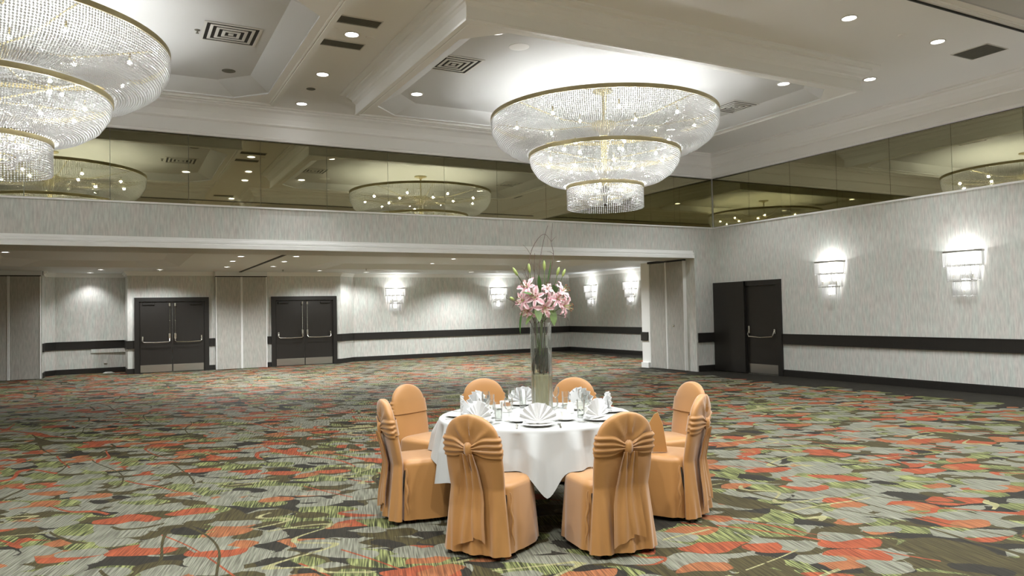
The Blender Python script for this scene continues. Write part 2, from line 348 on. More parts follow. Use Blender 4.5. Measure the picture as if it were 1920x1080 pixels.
for pl in ([(-15.05, 9.95), (-15.08, 10.75), (-14.85, 11.1), (-13.05, 11.2), (-13.0, 9.95), (-10.66, 9.95)], [(-9.16, 9.95), (-6.82, 9.95), (-6.25, 10.49), (2.34, 10.49), (2.34, 2.06)]):
    poly_wall(mb, pl, 2.83, 2.87, .02, -.002); poly_wall(mb, pl, 2.87, 2.91, .05, -.002); poly_wall(mb, pl, 2.91, 2.95, .09, -.002)
tag(mb.obj('trim_9', 'trim'), 'slim white cornice of the back section', kind='structure')
tag(MB().box(-9.985, -9.915, 1.1, 9.8, 2.935, 2.955).box(-10.66, -9.16, 9.78, 9.87, 2.795, 2.82).box(X0, -15.1, 9.78, 9.87, 2.795, 2.82).obj('trim_10', 'black'), 'black partition track across the low ceiling', kind='structure')
tag(MB().box(-.73, -.66, .3, 1.75, 2.765, 2.82).obj('trim_11', 'black'), 'black track end above the folded panels by the pier', kind='structure')
# ------------------------------------------------------------------ doors
def panic(par, x0, x1, z, y, s):            # horizontal crash bar with end brackets on a leaf facing -y
    h = empty('panic_bar_mount'); bpy.data.objects.remove(h)
    mb = MB()
    for x in (x0, x1): mb.bev(x - .022, x + .022, y - .055, y, z + .0, z + .15, .006)
    mb.tube([(x0, y - .05, z + .07), (x0, y - .085, z), (x0 + s * .03, y - .09, z - .03), ((x0 + x1) / 2, y - .09, z - .04), (x1 - s * .03, y - .09, z - .03), (x1, y - .085, z), (x1, y - .05, z + .07)], .014, 8)
    return mb.obj('panic_bar', 'chrome', par, True)
def double_door(n, x0, x1, y, lab):
    r = tag(empty('door_%d' % n, ((x0 + x1) / 2, y, 0)), lab, kind='structure'); hw = (x1 - x0) / 2; H = 2.19; fw = .12
    mb = MB().box(-hw, -hw + fw, -.06, .02, 0, H).box(hw - fw, hw, -.06, .02, 0, H).box(-hw + fw, hw - fw, -.06, .02, H - fw, H)
    mb.box(-hw + fw, -hw + fw + .02, -.03, .02, 0, H - fw).box(hw - fw - .02, hw - fw, -.03, .02, 0, H - fw)
    mb.obj('door_frame', 'darkwood', r)
    for s in (-1, 1):
        a, b = (-hw + fw + .022, -.006) if s < 0 else (.006, hw - fw - .022)
        lf = MB().bev(a, b, -.022, .02, .012, H - fw - .008, .004).obj('door_leaf', 'doorface', r)
        MB().bev(a + .01, b - .01, -.027, -.0225, .02, .235, .002).obj('kick_plate', 'steel', lf)
        xi = s * .075; xo = (a + .07) if s < 0 else (b - .07)
        panic(lf, xi, xo, .92, -.022, 1 if xo > xi else -1)
        mb = MB().tube([(xi, -.05, 1.05), (xi, -.05, 2.0)], .009, 8).bev(xi - .025, xi + .025, -.07, -.022, 1.93, 2.03, .006).bev(xi - .03, xi + .03, -.075, -.022, .98, 1.14, .006).bev(xi - .014, xi + .014, -.06, -.03, 1.5, 1.53, .004)
        mb.obj('vertical_rod', 'chrome', lf, True)
        MB().bev(min(xo, xo - s * .32) , max(xo, xo - s * .32), -.06, -.022, 1.97, 2.03, .008).obj('door_closer', 'darkwood', lf)
    return r
double_door(1, *D1, 9.94, 'dark double door with crash bars, left of the folded panels')
double_door(2, *D2, 9.94, 'dark double door with crash bars, right of the folded panels')
r = tag(empty('door_3', (0, -1.06, 0)), 'dark corner door with one leaf folded back beside it', kind='structure')
MB().box(-.05, .02, -1.06, -.94, 0, 2.19).box(-.05, .02, -.94, .04, 2.07, 2.19).box(-.05, .02, -.0, .06, 0, 2.19).obj('door_frame', 'darkwood', r)
MB().bev(-.085, -.0, .06, 1.045, .01, 2.185, .006).obj('door_leaf', 'doorface', r)
MB().bev(-.1, -.085, .0, .06, .01, 2.185, .004).obj('edge_post', 'darkwood', r)
lf = MB().bev(-.015, .02, -.94, -.0, .012, 2.065, .004).obj('door_leaf', 'doorface', r)
MB().bev(-.021, -.0155, -.93, -.03, .02, .235, .002).obj('kick_plate', 'steel', lf)
mb = MB()
for y in (-.87, -.1): mb.bev(-.07, -.015, y - .022, y + .022, .95, 1.13 if y > -.5 else 1.06, .006)
mb.tube([(-.07, -.1, 1.0), (-.1, -.1, .93), (-.105, -.13, .88), (-.105, -.5, .86), (-.105, -.84, .88), (-.1, -.87, .93), (-.07, -.87, 1.0)], .014, 8)
mb.obj('panic_bar', 'chrome', lf, True)
# ------------------------------------------------------------------ folding partitions
def partition(loc, rz, n, wd, H, lab, gname):
    r = tag(empty('folding_partition', loc, rz), lab, 'partition', gname); W = n * wd
    for k in range(n):
        x = -W / 2 + k * wd
        p = MB().bev(x + .028, x + wd - .028, -.03, .05, .012, H, .004).obj('panel', 'panelcloth', r)
        MB().bev(x + .003, x + .027, -.038, .055, .01, H + .005, .003).bev(x + wd - .027, x + wd - .003, -.038, .055, .01, H + .005, .003).obj('edge_strip', 'trim', p)
    return r
partition((-9.91, 9.8, 0), 0, 2, .74, 2.79, 'pale fabric folding partition panels between the two far double doors', 'folded partition panels')
partition((-17.3, 9.8, 0), 0, 6, .735, 2.79, 'pale fabric folding partition panels at the far left edge', 'folded partition panels')
pr_ = partition((-.69, 1.02, 0), radians(-90), 2, .69, 2.76, 'pale fabric partition panels folded against the pier beside the corner door', 'folded partition panels')
lk = MB().lathe([(.0, 0), (.028, 0), (.028, .012), (.012, .016), (0, .016)], 16); lk.v = [(x, -z, y) for x, y, z in lk.v]
lko = lk.obj('lock', 'chrome', pr_, True, loc=(.28, -.032, 1.13))
# ------------------------------------------------------------------ ceiling fittings
proto_hi = None
def make_down(rad):
    r = empty('downlight'); r['category'] = 'ceiling light'
    MB().lathe([(rad, .0), (rad + .02, -.001), (rad + .022, -.008), (rad + .004, -.012), (rad - .004, -.004)], 28).obj('trim_ring', 'whitemetal', r, True)
    MB().lathe([(.0001, -.005), (rad * .6, -.0055), (rad, -.004)], 28).obj('lens', 'lens', r)
    return r
ph = make_down(.088); pl_ = make_down(.075)
hi = [((-10.42, -4.29), 'round downlight on the ceiling strip between the two grey grilles'), ((-10.37, -2.45), 'round downlight on the ceiling strip, second from the bulkhead'), ((-10.31, -.66), 'round downlight on the ceiling strip nearest the bulkhead'),
      ((-4.65, -7.6), 'round downlight at upper right, left of the pair by the grille'), ((-2.68, -7.56), 'round downlight just left of the square grey grille'), ((-1.99, -5.95), 'round downlight above the right sconce wall, beside the big coffer')]
near = [(-8.9, -9.9), (-8.9, -12.6), (-6.2, -9.9), (-6.2, -12.6), (-3.5, -9.9), (-3.5, -12.6), (-17.2, -9.8), (-17.2, -12.6), (-14.5, -9.8), (-14.5, -12.6), (-11.8, -9.8), (-11.8, -12.6)]  # added fill downlights in the near coffers, put in to brighten the foreground
hi += [((-10.2, -6.2), 'round downlight on the ceiling strip seen only in the mirror'), ((-10.1, -7.55), 'round downlight at the ceiling strip crossing'), ((-10.0, -11.1), 'round downlight between the near coffers'), ((-1.95, -2.2), 'round downlight near the mirror corner'), ((-1.95, -11.0), 'round downlight near the right wall, outside the picture')]
for i, (p, lab) in enumerate(hi):
    inst(ph, i > 0, (p[0], p[1], ZS), 0, lab, 'downlights on the high ceiling'); spot((p[0], p[1], ZS - .03), *((30, 60) if p[1] > -1 else (95, 120)))
trl = [((-8.91, -2.75), 'round downlight at the left corner of the big chandelier tray'), ((-8.94, -5.72), 'round downlight at the near left corner of the chandelier tray'), ((-3.74, -5.67), 'round downlight at the near right corner of the chandelier tray'),
       ((-3.4, -2.5), 'round downlight at the far right of the chandelier tray'), ((-17.2, -2.6), 'round downlight at the far left of the left tray'), ((-11.75, -5.6), 'round downlight at the near edge of the left tray')]
for i, (p, lab) in enumerate(trl):
    inst(ph, True, (p[0], p[1], 5.17), 0, lab, 'downlights in the ceiling trays'); spot((p[0], p[1], 5.14), 55, 110)
for i, p in enumerate(near):
    inst(ph, True, (p[0], p[1], 5.17), 0, 'added fill downlight over the near half, %s coffer, %s row, %s' % (('right', 'left')[i > 5], ('farther', 'nearer')[i % 2], ('left end', 'middle', 'right end')[(i % 6) // 2]), 'added fill downlights over the near half'); spot((p[0], p[1], 5.14), 210, 140)
lo = [(-10.79, 3.5), (-10.76, 5.1), (-10.62, 7.35), (-9.62, 3.25), (-9.55, 5.0), (-9.47, 6.95), (-15.4, 5.3), (-13.65, 9.0), (-12.2, 8.8), (-7.78, 8.75), (-6.1, 9.45), (-4.7, 7.2), (-4.85, 5.2), (-4.85, 3.5), (-7.2, 3.4), (-2.6, 8.9), (-3.0, 2.6), (-1.2, 5.5), (0.6, 3.2)]
lol = ['left of the black track, nearest', 'left of the black track, middle', 'left of the black track, farthest', 'right of the black track, nearest', 'right of the black track, middle', 'right of the black track, farthest',
       'at the left edge of the picture', 'close to the wall niche, left', 'left of the first double door', 'above the second double door', 'before the bright wall corner', 'farthest of three left of the bouquet', 'middle of three left of the bouquet', 'nearest of three left of the bouquet', 'near the header, left of the sconce', 'before the second far sconce', 'near the header, behind the bouquet', 'right of the bouquet', 'near the folded panels']
for i, (p, lab) in enumerate(zip(lo, lol)):
    z = ZL
    for cx, cy, rx, ry in tr:
        if abs(p[0] - cx) < rx - .6 and abs(p[1] - cy) < ry - .5: z = 3.1
    inst(pl_, i > 0, (p[0], p[1], z), 0, 'low ceiling downlight ' + lab, 'downlights in the low ceiling'); spot((p[0], p[1], z - .03), (70 if p[1] > 9.2 else 175 if p[0] > -6.5 else 75 if p[1] > 8.4 else 115), 145)
inst(pl_, True, (-13.95, 10.6, ZL), 0, 'niche downlight washing the recessed wall at left', 'downlights in the low ceiling'); spot((-13.95, 10.72, ZL - .03), 26, 110)
def diffuser(loc, lab, s=.62):
    r = tag(empty('ceiling_vent', loc), lab, 'vent', 'square air diffusers in the ceiling trays'); h = s / 2
    MB().box(-h, h, -h, h, -.004, 0).obj('backing', 'black', r)
    for k in range(4):
        a = h + .03 - k * .078; b = a - .035; z = -.002 - .0015 * k
        P = [[(-a, -a, -.004), (a, -a, -.004), (a, a, -.004), (-a, a, -.004)], [(-a, -a, z - .006), (a, -a, z - .006), (a, a, z - .006), (-a, a, z - .006)], [(-b, -b, z - .008), (b, -b, z - .008), (b, b, z - .008), (-b, b, z - .008)], [(-b, -b, -.004), (b, -b, -.004), (b, b, -.004), (-b, b, -.004)]]
        MB().rings(P).obj('louvre_ring', 'whitemetal', r)
    MB().box(-.03, .03, -.03, .03, -.014, -.004).obj('centre_plate', 'whitemetal', r)
diffuser((-11.96, -4.23, 5.17), 'square white air diffuser beside the left chandelier')
diffuser((-8.95, -4.35, 5.17), 'square white air diffuser left of the central chandelier')
diffuser((-3.45, -4.3, 5.17), 'square white air diffuser half hidden behind the central chandelier')
def grille(loc, sx, sy, lab):
    r = tag(empty('return_grille', loc), lab, 'grille', 'grey ceiling grilles'); hx, hy = sx / 2, sy / 2
    MB().rings([[(-a, -b, z), (a, -b, z), (a, b, z), (-a, b, z)] for a, b, z in ((hx, hy, 0), (hx, hy, -.008), (hx - .015, hy - .015, -.01), (hx - .015, hy - .015, -.003))]).obj('frame', 'whitemetal', r)
    MB().box(-hx + .015, hx - .015, -hy + .015, hy - .015, -.003, 0).obj('backing', 'grille', r)
    n = int((sy - .03) / .022)
    mb = MB()
    for k in range(n):
        y = -hy + .02 + k * .022; mb.box(-hx + .015, hx - .015, y, y + .008, -.009, -.003)
    tag(mb.obj('slats', 'grille', r), kind='stuff')
grille((-10.47, -4.76, ZS), .6, .27, 'grey slotted ceiling grille at top centre, nearer of the pair')
grille((-10.44, -3.87, ZS), .6, .27, 'grey slotted ceiling grille at top centre, farther of the pair')
grille((-1.65, -7.56, ZS), .55, .55, 'square grey slotted grille at upper right')
grille((-10.3, -10.6, ZS), .6, .27, 'grey slotted ceiling grille over the near half, mirrored')
def roundfit(name, loc, rad, lab, cat, mat='whitemetal', drop=.012):
    o = MB().lathe([(rad, 0), (rad, -drop * .4), (rad * .9, -drop * .8), (rad * .5, -drop), (.0001, -drop)], 24).obj(name, mat, None, True); o.location = loc; return tag(o, lab, cat)
roundfit('ceiling_speaker', (-10.85 + .12, -4.3, ZS), .13, 'flush round ceiling speaker between the two grey grilles', 'speaker', 'paint', .006)
roundfit('ceiling_speaker', (-8.42, -5.35, 5.17), .14, 'flush round ceiling speaker in the central tray near its corner', 'speaker', 'paint', .006)
roundfit('smoke_detector', (-10.16, -4.28, ZS), .06, 'small grey round detector right of the downlight between grilles', 'detector', 'paint', .02)
roundfit('smoke_detector', (-3.4, -7.5, ZS), .06, 'small pale detector between the two upper right downlights', 'detector', 'paint', .02)
roundfit('recessed_fitting', (-11.8, -2.72, 5.17), .095, 'unlit grey round fitting below the left diffuser', 'ceiling fitting', 'grille', .01)
roundfit('recessed_fitting', (-10.36, -1.6, ZS), .075, 'small unlit round fitting on the ceiling strip', 'ceiling fitting', 'grille', .01)
for loc, lab in (((-12.35, -4.2, 5.17), 'small ceiling sprinkler beside the left diffuser'), ((-12.2, 8.9, ZL), 'small sprinkler above the left double door'), ((-8.9, 8.6, ZL), 'small sprinkler above the right double door'), ((-6.6, 7.8, ZL), 'small sprinkler above the left far sconce')):
    r = MB().lathe([(.035, 0), (.03, -.008), (.01, -.012), (.009, -.035), (.02, -.04), (.02, -.044), (.0001, -.046)], 12).obj('sprinkler', 'grille', None, True); r.location = loc; tag(r, lab, 'sprinkler', 'ceiling sprinklers')
# ------------------------------------------------------------------ chandeliers
def octa(V, Fc, x, y, z, r, rz, a):
    b = len(V); ca, sa = cos(a), sin(a)
    V += [(x + r * ca, y + r * sa, z), (x - r * sa, y + r * ca, z), (x - r * ca, y - r * sa, z), (x + r * sa, y - r * ca, z), (x, y, z + rz), (x, y, z - rz)]
    for i in range(4):
        j = (i + 1) % 4; Fc += [(b + i, b + j, b + 4), (b + j, b + i, b + 5)]
def beads(prof, nstr, sp, r, drop=False):
    V, Fc = [], []
    # resample the profile
    pts = []; acc = 0
    seg = [(Vector(prof[i]), Vector(prof[i + 1])) for i in range(len(prof) - 1)]
    pos = 0; L = sum((b - a).length for a, b in seg); t = sp / 2
    while t < L:
        s = t
        for a, b in seg:
            l = (b - a).length
            if s <= l: p = a.lerp(b, s / l); break
            s -= l
        pts.append(p); t += sp
    for k in range(nstr):
        a = 2 * pi * k / nstr + random.uniform(-.15, .15) / nstr
        for p in pts: octa(V, Fc, p.x * cos(a), p.x * sin(a), p.y + random.uniform(-.002, .002), r, r * 1.05, a + random.uniform(-.4, .4))
    mb = MB(); mb.v = V; mb.f = Fc; return mb
def make_chandelier():
    r = empty('crystal_chandelier'); r['category'] = 'chandelier'; z0 = 4.71
    Z = lambda z: z - 5.17
    for i, (rad, z, pf, ns) in enumerate(((1.845, 4.71, [(1.835, 4.675), (1.82, 4.5), (1.73, 4.33), (1.55, 4.2), (1.27, 4.15)], 370),
                                     (1.235, 4.11, [(1.215, 4.075), (1.19, 3.94), (1.09, 3.79), (.92, 3.68), (.67, 3.615)], 240))):
        f = MB().rings([[(q * cos(2 * pi * j / 96), q * sin(2 * pi * j / 96), Z(z) + h) for j in range(96)] for q, h in ((rad, -.03), (rad, .03), (rad - .02, .03), (rad - .02, -.03), (rad, -.03))]).obj('rim_band', 'brass', r, True)
        tag(beads([(x, Z(y)) for x, y in pf], ns, .0268, .0133).obj('bead_strands', 'crystal', f), kind='stuff')
    f = MB().rings([[(q * cos(2 * pi * j / 64), q * sin(2 * pi * j / 64), Z(3.58) + h) for j in range(64)] for q, h in ((.635, -.025), (.635, .025), (.61, .025), (.61, -.025), (.635, -.025))]).obj('rim_band', 'brass', r, True)
    tag(beads([(.615, Z(3.55)), (.615, Z(3.23))], 112, .0268, .0133).obj('bead_strands', 'crystal', f), kind='stuff')
    f = MB().rings([[(q * cos(2 * pi * j / 40), q * sin(2 * pi * j / 40), Z(3.42) + h) for j in range(40)] for q, h in ((.27, -.012), (.27, .012), (.255, .012), (.255, -.012), (.27, -.012))]).obj('rim_band', 'brass', r, True)
    tag(beads([(.58, Z(3.55)), (.45, Z(3.44)), (.28, Z(3.42))], 80, .0268, .0133).obj('bead_strands', 'crystal', f), kind='stuff')
    tag(beads([(.262, Z(3.40)), (.262, Z(3.30))], 46, .0268, .0133).obj('bead_fringe', 'crystal', f), kind='stuff')
    # suspension, hub and spokes
    MB().lathe([(.0001, 0), (.16, 0), (.16, -.02), (.05, -.05), (.03, -.07), (.02, -.08), (.02, Z(4.62)), (.0001, Z(4.62))], 24).obj('ceiling_rose', 'brass', r, True)
    MB().lathe([(.0001, Z(4.66)), (.2, Z(4.64)), (.2, Z(4.55)), (.1, Z(4.5)), (.05, Z(4.4)), (.05, Z(3.7)), (.12, Z(3.66)), (.0001, Z(3.6))], 24).obj('hub', 'brass', r, True)
    MB().lathe([(.0001, Z(3.62)), (.09, Z(3.55)), (.1, Z(3.5)), (.03, Z(3.44)), (.02, Z(3.32)), (.035, Z(3.3)), (.0001, Z(3.27))], 12).obj('finial', 'darkwood', r, True)
    for k in range(8):
        a = 2 * pi * k / 8 + .2; MB().tube([(.05 * cos(a), .05 * sin(a), Z(4.6)), (.9 * cos(a), .9 * sin(a), Z(4.56)), (1.825 * cos(a), 1.825 * sin(a), Z(4.70))], .011, 6).obj('spoke', 'brass', r, True)
    for k in range(6):
        a = 2 * pi * k / 6; MB().tube([(.05 * cos(a), .05 * sin(a), Z(4.02)), (1.2 * cos(a), 1.2 * sin(a), Z(4.1))], .01, 6).obj('spoke', 'brass', r, True)
        MB().tube([(.03 * cos(a), .03 * sin(a), Z(3.62)), (.61 * cos(a), .61 * sin(a), Z(3.58))], .008, 6).obj('spoke', 'brass', r, True)
    bulbs = [(1.45, 4.5, 9, .1), (.85, 4.48, 6, .5), (.95, 3.98, 9, .3), (.5, 3.92, 4, .8), (.36, 3.56, 5, .1)]
    for rad, z, n, ph_ in bulbs:
        for k in range(n):
            a = 2 * pi * (k + ph_) / n; x, y = rad * cos(a), rad * sin(a)
            s = MB().tube([(x, y, Z(z) + .12), (x, y, Z(z) + .04)], .012, 6).obj('socket', 'brass', r)
            bm = bmesh.new(); bmesh.ops.create_icosphere(bm, subdivisions=1, radius=.026, matrix=Matrix.Translation((x, y, Z(z) + .015)))
            me = bpy.data.meshes.new('bulb'); bm.to_mesh(me); bm.free(); me.materials.append(M['bulb']); o = bpy.data.objects.new('bulb', me); C.objects.link(o); o.parent = s
    return r
ch = make_chandelier()
inst(ch, False, (-6.2, -4.13, 5.17), 0, 'three-tier crystal bead chandelier hanging in the centre of the picture', 'crystal chandeliers')
inst(ch, True, (-14.5, -4.25, 5.17), .35, 'three-tier crystal bead chandelier cut off by the upper left corner', 'crystal chandeliers')
# ------------------------------------------------------------------ sconces
def make_sconce():       # back on y=0, facing -y
    r = empty('crystal_sconce'); r['category'] = 'wall lamp'
    MB().bev(-.1, .1, -.012, 0, -.7, -.1, .003).obj('back_plate', 'steel', r)
    tiers = [(.35, .19, 0, -.30), (.29, .155, -.25, -.56), (.205, .12, -.52, -.83)]
    for w_, d, zt_, zb in tiers:
        path = [(-w_, -.01), (-w_, -d * .55), (-w_ * .8, -d), (w_ * .8, -d), (w_, -d * .55), (w_, -.01)]
        mb = MB(); n = len(path)
        P = [[(x, y, zt_ - .035), (x, y, zt_), (x * .985, y * .93, zt_), (x * .985, y * .93, zt_ - .03)] for x, y in path]
        b = mb.rings(P, cap=True).obj('tier_band', 'steel', r)
        V = MB(); 
        for i in range(n - 1):
            a = Vector(path[i]); c = Vector(path[i + 1]); L = (c - a).length; m = max(1, int(L / .021))
            for k in range(m):
                p = a.lerp(c, (k + .5) / m) * .97; zz = zb + random.uniform(0, .012)
                q = .0075
                V.rings([[(p.x + s1 * q * e, p.y + s2 * q * e, z) for s1, s2 in ((1, 0), (0, 1), (-1, 0), (0, -1))] for z, e in ((zt_ - .03, .8), (zt_ - .05, 1), (zz + .05, 1), (zz + .03, .5), (zz + .018, 1), (zz, .1))], cap=True)
        tag(V.obj('crystal_rods', 'rod', b), kind='stuff')
    for x in (-.17, 0, .17):
        s = MB().tube([(x, -.08, -.48), (x, -.08, -.42)], .014, 8).obj('lamp_holder', 'brass', r)
        MB().tube([(x, -.08, -.42), (x, -.08, -.06)], .02, 8).obj('lamp_tube', 'sconcelamp', s)
    s = MB().tube([(0, -.06, -.74), (0, -.06, -.70)], .012, 8).obj('lamp_holder', 'brass', r)
    MB().tube([(0, -.06, -.70), (0, -.06, -.5)], .034, 10).obj('lamp_tube', 'sconcelamp', s)
    d = bpy.data.lights.new('sconce_light', 'POINT'); d.energy = 12; d.color = (.99, .99, 1); d.shadow_soft_size = .04
    o = bpy.data.objects.new('sconce_light', d); C.objects.link(o); o.parent = r; o.location = (0, -.1, -.07)
    return r
sc = make_sconce()
for i, (loc, rz, lab) in enumerate([((-.003, -3.47, 2.5), -pi / 2, 'crystal rod wall sconce on the right wall nearer the corner door'), ((-.003, -6.25, 2.5), -pi / 2, 'crystal rod wall sconce on the right wall nearest the right edge'),
        ((-.003, -9.03, 2.5), -pi / 2, 'crystal rod wall sconce on the right wall beyond the picture edge'), ((-.003, -11.8, 2.5), -pi / 2, 'crystal rod wall sconce on the right wall beside the camera'),
        ((-4.79, 10.487, 2.47), 0, 'crystal rod wall sconce, first on the far wall left of the bouquet'), ((-.8, 10.487, 2.47), 0, 'crystal rod wall sconce just left of the bouquet'),
        ((2.337, 8.92, 2.5), -pi / 2, 'crystal rod wall sconce just right of the bouquet'), ((2.337, 6.49, 2.53), -pi / 2, 'crystal rod wall sconce nearest the folded panels')]):
    inst(sc, i > 0, loc, rz, lab, 'crystal wall sconces')
# wall plate beside the folded panels, small bits of the niche
o = MB().bev(2.30, 2.335, 5.35, 5.62, 1.55, 1.85, .006).obj('wall_control_box', 'whitemetal'); tag(o, 'small white control box on the far wall by the folded panels', 'control box')
o = MB().bev(-13.62, -13.53, 11.135, 11.165, .28, .4, .003).obj('wall_outlet', 'whitemetal'); tag(o, 'white wall outlet low in the recessed wall at left', 'outlet')
pts = [(-13.5 + .16 * cos(t * .9) * (1 - .02 * t), 10.75 + .1 * sin(t * .9), .012 + .0012 * t) for t in range(26)]
tag(MB().tube(pts, .008, 6).obj('coiled_cable', 'whitemetal', None, True), 'pale cable coiled on the carpet before the niche', 'cable')
tag(MB().box(-13.95, -13.0, 11.115, 11.17, .60, .71).box(-13.95, -13.0, 11.11, 11.17, .955, .97).obj('rail_shelf', 'paper'), 'slim pale shelf apron under the niche chair rail', 'shelf')
# ------------------------------------------------------------------ table group
TC = Vector((-10.28, -8.87)); RU = Vector((.8834, -.4687)); FV = Vector((.4687, .8834))
def W2(u, v): return TC + RU * u + FV * v
def ang(fu, fv): d = RU * fu + FV * fv; return atan2(d.y, d.x) - pi / 2
def superel(t, a, b, e):
    c, s = cos(t), sin(t); return (a * math.copysign(abs(c) ** (2 / e), c), b * math.copysign(abs(s) ** (2 / e), s))
def back_ring_params(z):
    # half width, half depth, centre y of the covered backrest at height z
    if z > .44: cy = -.235 - .085 * (z - .44) / .5
    else: cy = -.235 - .03 * (1 - z / .44)
    a = .205 + (.05 * (1 - z / .44) if z < .44 else 0) + (.008 * sin((z - .44) / .3 * pi) if .44 < z < .74 else 0)
    b = .045 + (.012 * (1 - z / .44) if z < .44 else 0)
    if z > .74:
        q = min(1, (z - .74) / .19); k = sqrt(max(0, 1 - q ** 2.3)); a *= max(k, .02); b *= max(k ** .45, .15)
    return a, b, cy
KN = .71
def make_chair():
    r = empty('banquet_chair'); r['category'] = 'chair'
    # backrest part of the cover, flaring to the floor behind
    zs = [.03 + (.93 - .03) * (i / 70) for i in range(64)] + [.86, .875, .89, .9, .91, .918, .924, .928, .93]
    zs = sorted(set(zs)); P = []; n = 112
    for z in zs:
        a, b, cy = back_ring_params(z); ring = []
        for j in range(n):
            t = 2 * pi * j / n; x, y = superel(t, a, b, 2.6); nx, ny = (x / a if a else 0) * .6, (y / b)
            d = 0
            if ny < .2:                        # rear face
                lw = max(0, 1 - z / .62)
                d += .014 * lw * sin(x * 42 + 1.3 + z) + .007 * lw * sin(x * 83 + z * 3)
                dx, dz = x, z - KN; ph = atan2(dz, dx); rr = sqrt(dx * dx + dz * dz)
                if dz > 0: d += .014 * exp(-((rr - .10) / .085) ** 2) * max(0, cos(9 * ph)) ** 1.5
                d += -.012 * exp(-(x / .012) ** 2) * (1 if z > KN else 0) * max(0, 1 - abs(z - .82) / .12)
            lo_ = max(0, 1 - z / .44); d += .008 * lo_ * sin(t * 7)
            ring.append((x + nx * d * .5, cy + y + (-abs(d) if False else d * (-1 if ny < 0 else 1)) * min(1, abs(ny) + .2), z))
        P.append(ring)
    MB().rings(P, cap=True).obj('backrest_cover', 'satin', r, True, 60)
    # seat part of the cover with skirt
    P = []; zl = [.03 + .40 * i / 24 for i in range(25)] + [.445, .457, .466, .472, .475]
    for z in zl:
        k = max(0, 1 - z / .44); a = .225 + .022 * k; b = .215 + .022 * k; ring = []
        ins = 0 if z <= .44 else .035 * ((z - .44) / .035) ** 2
        for j in range(120):
            t = 2 * pi * j / 120; x, y = superel(t, a - ins, b - ins, 5)
            d = .017 * k ** .8 * (sin(t * 8 + .6) * .5 + sin(t * 15 + 1.1) * .22 + .6 * exp(-((abs(cos(t)) - .75) / .12) ** 2) * .5)
            L = sqrt(x * x + y * y); ring.append((x * (1 + d / L), -.005 + y * (1 + d / L), z))
        P.append(ring)
    P.append([(x * .5, -.005 + (y + .005) * .5, .481) for x, y, z in P[-1]])
    MB().rings(P, cap=True).obj('seat_cover', 'satin', r, True, 60)
    # gathered fabric pucker where seat skirt meets backrest
    for s in (-1, 1):
        P = []
        for i in range(20):
            q = i / 19; z = .42 - .34 * q; wv = .013 * sin(q * 15) ; P.append((s * (.224 + .020 * q + .004 * sin(q * 15)), -.195 + wv * .4, z))
        MB().tube(P, [.003 + .006 * sin(pi * i / 19) for i in range(20)], 8).obj('side_gather', 'satin', r, True)
    # sash: pleated band
    n = 112; rows = 21; P = [[] for _ in range(rows)]
    for j in range(n):
        t = 2 * pi * j / n
        for i in range(rows):
            sN = -1 + 2 * i / (rows - 1)
            a, b, cy = back_ring_params(.7); x, y = superel(t, a, b, 2.6)
            atk = exp(-(x / .07) ** 2) if y < 0 else 0
            hh = .018 + .052 * (1 - atk) * (1 if y < 0 else .8); zc = KN + .0 * atk + (.012 if y < 0 else .02) * (1 - atk)
            z = zc + hh * sN; a, b, cy = back_ring_params(z); x, y = superel(t, a + .008, b + .008, 2.6)
            d = .006 + .0055 * sin(sN * pi * 3.5 + .4) + .010 * atk
            d *= (1 - .75 * abs(sN) ** 6)
            if y > 0: d = .002 + (d - .002) * max(0, 1 - y / b * 2)
            x2 = x * (1 + d / max(.05, abs(a))); y2 = y + math.copysign(d, y) * min(1, abs(y) / b + .1)
            P[i].append((x2, cy + y2, z))
    sash = MB().rings(P).obj('sash', 'satin', r, True, 70)
    kn = MB(); kn.rings([[( (.026 + .006 * cos(2 * pi * j / 16 * 4)) * k * cos(2 * pi * j / 16), -.345 + .022 * k * sin(2 * pi * j / 16), KN + zz) for j in range(16)] for zz, k in ((-.045, .55), (-.035, .9), (-.015, 1.05), (.01, 1.1), (.03, .9), (.042, .45))], cap=True)
    kn.obj('knot', 'satin', sash, True)
    for s, L, w0 in ((-1, .58, .085), (1, .54, .075)):
        P = []
        for i in range(26):
            q = i / 25; z = KN - .03 - L * q; wd = .022 + w0 * min(1, q * 1.7) * .62; xc = s * (.022 + .022 * q) + .006 * sin(q * 6 + s)
            a, b, cy = back_ring_params(max(z, .05)); yb = cy - b - .022 - .02 * max(0, 1 - q * 5) - .006 * min(1, q * 2)
            row = []
            m = 12
            for j in range(m):
                x = -1 + 2 * j / (m - 1); row.append((xc + x * wd, yb - .008 * cos(x * 5.5 + s * .6) - .004 * sin(q * 9), z - (.025 * x * s if i == 25 else 0)))
            for j in range(m)[::-1]:
                x = -1 + 2 * j / (m - 1); row.append((xc + x * wd, yb + .005 - .008 * cos(x * 5.5 + s * .6) - .004 * sin(q * 9), z - (.025 * x * s if i == 25 else 0)))
            P.append(row)
        MB().rings(P, cap=True).obj('sash_tail', 'satin', sash, True, 60)
    for sx in (-1, 1):
        for y, y2 in ((.17, .2), (-.19, -.27)):
            MB().tube([(sx * .19, y, .4), (sx * .2, y2, .012)], .011, 8).lathe([(.0001, 0), (.016, 0), (.016, .02), (.0001, .022)], 10, (sx * .2, y2, 0)).obj('leg', 'legmetal', r, True)
    return r
chp = make_chair()
